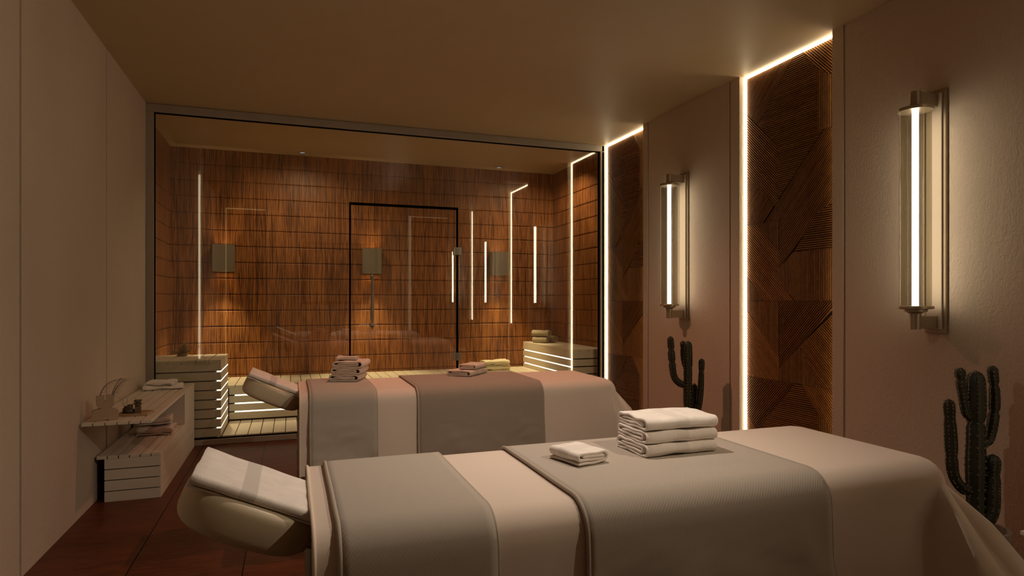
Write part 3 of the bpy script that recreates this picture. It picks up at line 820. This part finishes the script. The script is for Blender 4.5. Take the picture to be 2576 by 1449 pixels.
# sauna towels
towel('lower cream towel of the pair on the low sauna bench', (2.26, 6.93, .3895), math.radians(6), .30, .17, .060, 'towel_cream', 61, 'cream towels on the sauna bench', nwob=.006)
towel('upper cream towel of the pair on the low sauna bench', (2.25, 6.93, .4515), math.radians(3), .32, .17, .058, 'towel_cream', 63, 'cream towels on the sauna bench', nwob=.006)
rg = 'khaki towel rolls on the raised sauna bench'
roll('left khaki rolled towel at the bottom of the pile on the raised bench', (2.835, 6.93, .698), math.radians(-50), .19, .062, 'towel_khaki', 71, rg, .62)
roll('right khaki rolled towel at the bottom of the pile on the raised bench', (2.975, 6.98, .698), math.radians(-64), .17, .058, 'towel_khaki', 73, rg, .72)
roll('khaki rolled towel resting on top of the two others on the raised bench', (2.845, 6.94, .775), math.radians(-47), .22, .066, 'towel_khaki', 75, rg, .56)

# ------------------------------------------------------------------ vase, tray, bottles
def vase():
    t = thing('vase', 'beige sculptural vase with two square necks at the front of the shelf', 'vase', (-.99, 4.10, .5255), math.radians(14))
    k = .13/460
    def P_(x, y): return ((x-433)*k, (1120-y)*k)
    left = [(398, 1120), (203, 1120), (203, 990)]+[(203+80-80*math.cos(a*PI/180), 970-75*math.sin(a*PI/180)) for a in (15, 35, 55, 75)]+[(350, 886), (360, 872)]
    left += [(330, 868), (300, 845), (284, 800), (280, 760), (277, 630), (425, 622), (425, 745)]
    right = [(866-x, y) for x, y in left][::-1]
    arch = [(475, 1075), (465, 1060), (433, 1054), (401, 1060), (398, 1075)]
    pts = [P_(*q) for q in left]+[P_(*q) for q in right]+[P_(*q) for q in arch]
    o = obj('body', prism(B(), pts, -.021, .021, 'y'), M['vase'], t, bevel=.004, smooth=True, angle=50)
    return t
v_ = vase()
def stem(label, base, tip, bend, seed, t0):
    t = thing('grass_stem', label, 'dried grass', base)
    rr = random.Random(seed); pts = []; N = 18
    base, tip = Vector((0, 0, 0)), Vector(tip)
    for i in range(N+1):
        f = i/N; pts.append(base.lerp(tip, f)+Vector(bend)*math.sin(PI*f))
    obj('stalk', tube(B(), pts, [.0023*(1-.75*i/N) for i in range(N+1)], 5), M['grass'], t)
    hb = B()
    for i in range(44):
        f = t0+(1-t0)*i/44; p = base.lerp(tip, f)+Vector(bend)*math.sin(PI*f)
        L = .05*(1-.3*f)*rr.uniform(.6, 1.1); d = Vector((rr.uniform(.6, 1.0), rr.uniform(-.4, .1), rr.uniform(-.1, .45))).normalized()
        q = [p+d*L*s_+Vector((0, 0, -.012*s_*s_)) for s_ in (0, .35, .7, 1)]
        tube(hb, q, [.0003, .00024, .0002, .0001], 3)
    obj('plume', hb, M['grass'], t)['kind'] = 'stuff'
stem('black feathery grass stem in the left neck of the vase', (-1.022, 4.095, .625), (.105, .03, .128), (-.022, 0, .030), 5, .25)
stem('black feathery grass stem in the right neck, arching furthest to the right', (-.960, 4.10, .625), (.085, -.04, .135), (-.012, 0, .016), 9, .15)
stem('shorter black grass stem in the right neck of the vase', (-.966, 4.11, .625), (.05, .0, .135), (-.008, 0, .008), 12, .3)

tr = thing('tray', 'small pale wooden tray on the white shelf', 'tray', (-.868, 4.24, .5255), math.radians(-8))
obj('board', bx(-.077, .077, -.055, .055, 0, .008), M['tray'], tr, bevel=.001)
rb = B(); box(rb, -.079, .079, -.060, -.055, 0, .014); box(rb, -.079, .079, .055, .060, 0, .014); box(rb, -.082, -.077, -.06, .06, 0, .014); box(rb, .077, .082, -.06, .06, 0, .014)
obj('rim', rb, M['tray'], tr, bevel=.001)
zz = .534
rd = thing('reed_diffuser', 'round dark reed diffuser bottle with thin sticks on the tray', 'diffuser', (-.893, 4.225, zz))
obj('bottle', lathe(B(), [(0, 0), (.015, 0), (.022, .006), (.025, .016), (.021, .027), (.012, .031), (.011, .034), (.016, .036), (.0145, .054), (.010, .054), (.010, .045), (0, .045)], 28), M['stone2'], rd, smooth=True)
rb = B()
r_ = thing('reed_diffuser', 'small dark diffuser jar with reeds behind the round bottle', 'diffuser', (-.922, 4.262, zz))
obj('bottle', lathe(B(), [(0, 0), (.016, 0), (.018, .004), (.018, .028), (.010, .032), (.010, .040), (0, .040)], 28), M['stone2'], r_, smooth=True)
for dx, dy_, in ((-.034, .0), (-.022, .015), (.004, .01)):
    obj('reed', tube(B(), [(0, 0, .012), (dx, dy_, .088+abs(dx)*.1)], .0008, 5), M['stone'], r_)
for dx, dy_ in ((.026, .01), (.034, -.004)):
    obj('reed', tube(B(), [(0, 0, .02), (dx, dy_, .092)], .0008, 5), M['stone'], rd)
sb_ = obj('stone_block', prism(B(), [(-.017, -.015), (.017, -.015), (.017, .015), (-.017, .015)], 0, .042, 'z'), M['stone'], bevel=.002)
sb_.location = (-.852, 4.222, zz); sb_.rotation_euler[2] = .2; tag(sb_, 'square brown stone block on the tray under two bowls', 'stone block')
for i, (z_, lb) in enumerate(((.0425, 'lower small brown bowl stacked on the stone block'), (.0615, 'upper small brown bowl on top of the other bowl'))):
    b_ = obj('small_bowl', lathe(B(), [(0, 0), (.011, 0), (.014, .004), (.020, .011), (.021, .018), (.019, .018), (.017, .013), (0, .008)], 28), M['stone'], smooth=True)
    b_.location = (-.852, 4.222, zz+z_); tag(b_, lb, 'bowl', 'small stacked bowls')

# ------------------------------------------------------------------ air plant in the sauna
ap = thing('air_plant', 'dry curly plant on the tall sauna bench in the left corner', 'plant', (-.93, 6.36, .697))
rr = random.Random(4)
obj('base', lathe(B(), [(0, 0), (.04, 0), (.045, .012), (.02, .03), (0, .032)], 16), M['airplant'], ap, smooth=True)
lb = B()
for i in range(46):
    a = rr.uniform(0, 2*PI); L = rr.uniform(.09, .17); el = rr.uniform(.1, 1.35); p = Vector((0, 0, .02)); pts = [p.copy()]
    d = Vector((math.cos(a)*math.cos(el), math.sin(a)*math.cos(el), math.sin(el)))
    cv = Vector((rr.uniform(-1, 1), rr.uniform(-1, 1), rr.uniform(-.5, 1)))*.25
    for k in range(9):
        p = p+d*L/9; d = (d+cv*.9).normalized(); p.z = max(p.z, .006); pts.append(p.copy())
    tube(lb, pts, [.0055*(1-.8*k/9) for k in range(10)], 5)
obj('leaves', lb, M['airplant'], ap, smooth=True, angle=0)

# ------------------------------------------------------------------ cacti
def cactus(label, base, k, main, arms, potr):
    t = thing('potted_cactus', label, 'cactus', (base[0], base[1], 0))
    cR = Vector((math.cos(YAW), -math.sin(YAW), 0)); cF = Vector((base[0], base[1], 0)).normalized()
    ribs = 8; shape = lambda th: 1-.15*abs(math.sin(ribs/2*th))**.7
    def column(name, pts, rad, joints, seed):
        P_ = [cR*p[0]+cF*p[1]+Vector((0, 0, p[2])) for p in pts]
        # resample
        out = []; N = 10
        for i in range(len(P_)-1):
            p0 = P_[max(i-1, 0)]; p1, p2 = P_[i], P_[i+1]; p3 = P_[min(i+2, len(P_)-1)]
            for j in range(N):
                f = j/N; out.append(.5*((2*p1)+(p2-p0)*f+(2*p0-5*p1+4*p2-p3)*f*f+(3*p1-p0-3*p2+p3)*f**3))
        out.append(P_[-1]); s = [0]
        for a, b in zip(out, out[1:]): s.append(s[-1]+(b-a).length)
        T = s[-1]; rs = []
        for q in s:
            r = rad
            e = T-q
            if e < rad*1.3: r *= max(.06, math.sqrt(max(0, 1-((rad*1.3-e)/(rad*1.3))**2)))
            for jn in joints:
                dj = abs(T-q-jn); r *= 1-.26*math.exp(-(dj/.009)**2)
            r *= 1+.05*math.sin(q*23+seed)
            if name == 'arm' and q < .05: r *= .62+.38*q/.05
            rs.append(r)
        # dense sampling near joints/tip
        bm = tube(B(), out, rs, 32, True, shape)
        o = obj(name, bm, M['cactus'], t, smooth=True, angle=0)
        sp = B(); rr = random.Random(seed)
        up = None
        nsp = int(T/.017); n = len(out)
        upv = None
        frames = []
        for i in range(n):
            tt = (out[min(i+1, n-1)]-out[max(i-1, 0)]).normalized()
            if upv is None: upv = Vector((0, 1, 0)) if abs(tt.y) < .9 else Vector((1, 0, 0))
            a = (upv-tt*upv.dot(tt)).normalized(); upv = a; frames.append((a, tt.cross(a), tt))
        for q in range(1, nsp+1):
            tgt = q*.017; i = min(range(n), key=lambda z: abs(s[z]-tgt))
            a, b, tt = frames[i]
            for m_ in range(ribs):
                th = 2*PI*m_/ribs; d = a*math.cos(th)+b*math.sin(th); p = out[i]+d*rs[i]*.97
                for _ in range(4):
                    dd = (d+Vector((rr.uniform(-1, 1), rr.uniform(-1, 1), rr.uniform(-1, 1)))*.9).normalized()
                    tube(sp, [p, p+dd*.0075], [.0008, .0002], 3, False)
        q_ = obj('spines', sp, M['spine'], o); q_['kind'] = 'stuff'
    column('stem', [(x, d, z) for x, d, z in main[0]], main[1], main[2], 1)
    for j, (pts, r, jn) in enumerate(arms): column('arm', pts, r, jn, j+2)
    obj('pot', lathe(B(), [(0, 0), (potr*.7, 0), (potr*.75, .01), (potr, .22), (potr, .24), (potr*.9, .24), (potr*.88, .20), (0, .20)], 40), M['pot'], t, smooth=True)
    obj('soil', lathe(B(), [(0, .201), (potr*.87, .201), (potr*.5, .212), (0, .215)], 24), M['soil'], t, smooth=True)
    return t
def pxz(base, depth):
    def f(u, v, d=0): return ((u-base[2])*depth/FPX, d, HC-(v-HOR)*depth/FPX)
    return f
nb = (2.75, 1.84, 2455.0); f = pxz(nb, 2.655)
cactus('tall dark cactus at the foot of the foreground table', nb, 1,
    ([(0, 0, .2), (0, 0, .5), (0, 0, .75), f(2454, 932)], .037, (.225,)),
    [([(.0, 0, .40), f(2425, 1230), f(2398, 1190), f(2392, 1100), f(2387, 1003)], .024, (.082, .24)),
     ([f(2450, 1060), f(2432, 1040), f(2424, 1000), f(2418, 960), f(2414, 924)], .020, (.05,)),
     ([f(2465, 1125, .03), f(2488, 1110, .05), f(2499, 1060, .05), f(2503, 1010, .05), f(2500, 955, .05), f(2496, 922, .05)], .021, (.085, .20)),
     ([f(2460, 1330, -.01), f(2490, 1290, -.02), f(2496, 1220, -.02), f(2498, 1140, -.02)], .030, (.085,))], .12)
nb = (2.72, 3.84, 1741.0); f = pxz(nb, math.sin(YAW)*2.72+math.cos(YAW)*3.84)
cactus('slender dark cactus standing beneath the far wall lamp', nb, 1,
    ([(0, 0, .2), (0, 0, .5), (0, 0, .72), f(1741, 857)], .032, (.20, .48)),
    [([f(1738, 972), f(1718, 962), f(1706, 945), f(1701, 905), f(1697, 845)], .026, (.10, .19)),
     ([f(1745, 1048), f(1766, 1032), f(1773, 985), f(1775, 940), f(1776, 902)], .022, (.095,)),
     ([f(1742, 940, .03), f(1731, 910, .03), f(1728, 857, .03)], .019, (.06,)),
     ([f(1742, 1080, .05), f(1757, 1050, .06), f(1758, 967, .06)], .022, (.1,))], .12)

# ------------------------------------------------------------------ side table at the right edge
st = thing('side_table', 'low dark side table with a pale slatted top at the right edge', 'side table', (2.60, 1.30, 0))
c = B(); slats_x(c, -.145, .20, -.25, .19, .366, .380, 5, .006); obj('top', c, M['white_paint'], st, bevel=.001)
c = B(); box(c, -.135, .19, -.24, .18, .30, .3655); obj('apron', c, M['darkwood'], st, bevel=.002)
for lx in (-.115, .17):
    for ly in (-.22, .16): obj('leg', bx(lx-.015, lx+.015, ly-.015, ly+.015, 0, .2995), M['darkwood'], st, bevel=.002)
mg = B()
for k in range(12):
    pass
def leaf(bm, x0, x1, y0, y1, z, amp):
    n = 10; top = []; bot = []
    for i in range(n+1):
        f_ = i/n; zz_ = z+amp*math.sin(PI*f_)**.7
        top.append((x0+(x1-x0)*f_, zz_+.0015)); bot.append((x0+(x1-x0)*f_, zz_))
    prism(bm, bot+top[::-1], y0, y1, 'y')
leaf(mg, 0, .13, -.09, .09, 0.0, .010); leaf(mg, -.13, 0, -.09, .09, 0.0, .008); leaf(mg, 0, .125, -.088, .088, .003, .012)
mo = obj('magazine', mg, M['towel'], smooth=True, angle=30); mo.location = (2.63, 1.40, .3805); mo.rotation_euler[2] = .3
tag(mo, 'open white magazine lying on the low side table', 'magazine')

# ------------------------------------------------------------------ lights
def lamp(kind, name, loc, power, col, size=0, target=None, spot=None, blend=.6):
    l = bpy.data.lights.new(name, kind); l.energy = power; l.color = col
    if kind in ('POINT', 'SPOT'): l.shadow_soft_size = size
    if kind == 'SPOT': l.spot_size = math.radians(spot); l.spot_blend = blend
    if kind == 'AREA': l.size = size
    o = bpy.data.objects.new(name, l); COL.objects.link(o); o.location = loc
    if target: o.rotation_euler = (Vector(target)-Vector(loc)).to_track_quat('-Z', 'Y').to_euler()
    return o
lamp('SPOT', 'room_light', (.85, 1.90, 1.92), 34, (1, .845, .70), 0, (.80, 1.85, 0), 158, 1)
lamp('SPOT', 'room_light', (1.7, .85, 2.15), 54, (1, .82, .60), 0, (-.7, 3.6, .75), 112, 1)
lamp('SPOT', 'rose_light', (1.0, 4.25, 2.76), 95, (1, .44, .28), 0, (1.35, 3.95, 0), 122, 1)
for cx in (-.662, .865, 2.39):
    lamp('SPOT', 'box_lamp_beam', (cx, SY1-.11, 1.66), 30, (1, .66, .32), .01, (cx, SY1, 2.02), 75, 1)
    lamp('SPOT', 'box_lamp_beam', (cx, SY1-.11, 1.64), 26, (1, .56, .18), .01, (cx, SY1, 1.22), 75, 1)
    lamp('SPOT', 'box_lamp_beam', (cx, SY1-.20, 1.60), 60, (1, .76, .42), .01, (cx, SY1-.42, 0), 75, .8)
for cx in (.15, 2.75): lamp('SPOT', 'sauna_spot', (cx, 6.35, 2.78), 34, (1, .74, .46), 0, (cx-.1, 6.9, 0), 150, .8)
w = bpy.data.worlds.new('world'); S.world = w; w.use_nodes = True
w.node_tree.nodes['Background'].inputs[0].default_value = (.10, .075, .05, 1); w.node_tree.nodes['Background'].inputs[1].default_value = .02
S.view_settings.view_transform = 'Standard'; S.view_settings.look = 'None'; S.view_settings.exposure = 0
S.cycles.max_bounces = 10; S.cycles.transparent_max_bounces = 16; S.cycles.caustics_reflective = False
S.cycles.use_denoising = True; S.cycles.sample_clamp_indirect = 4
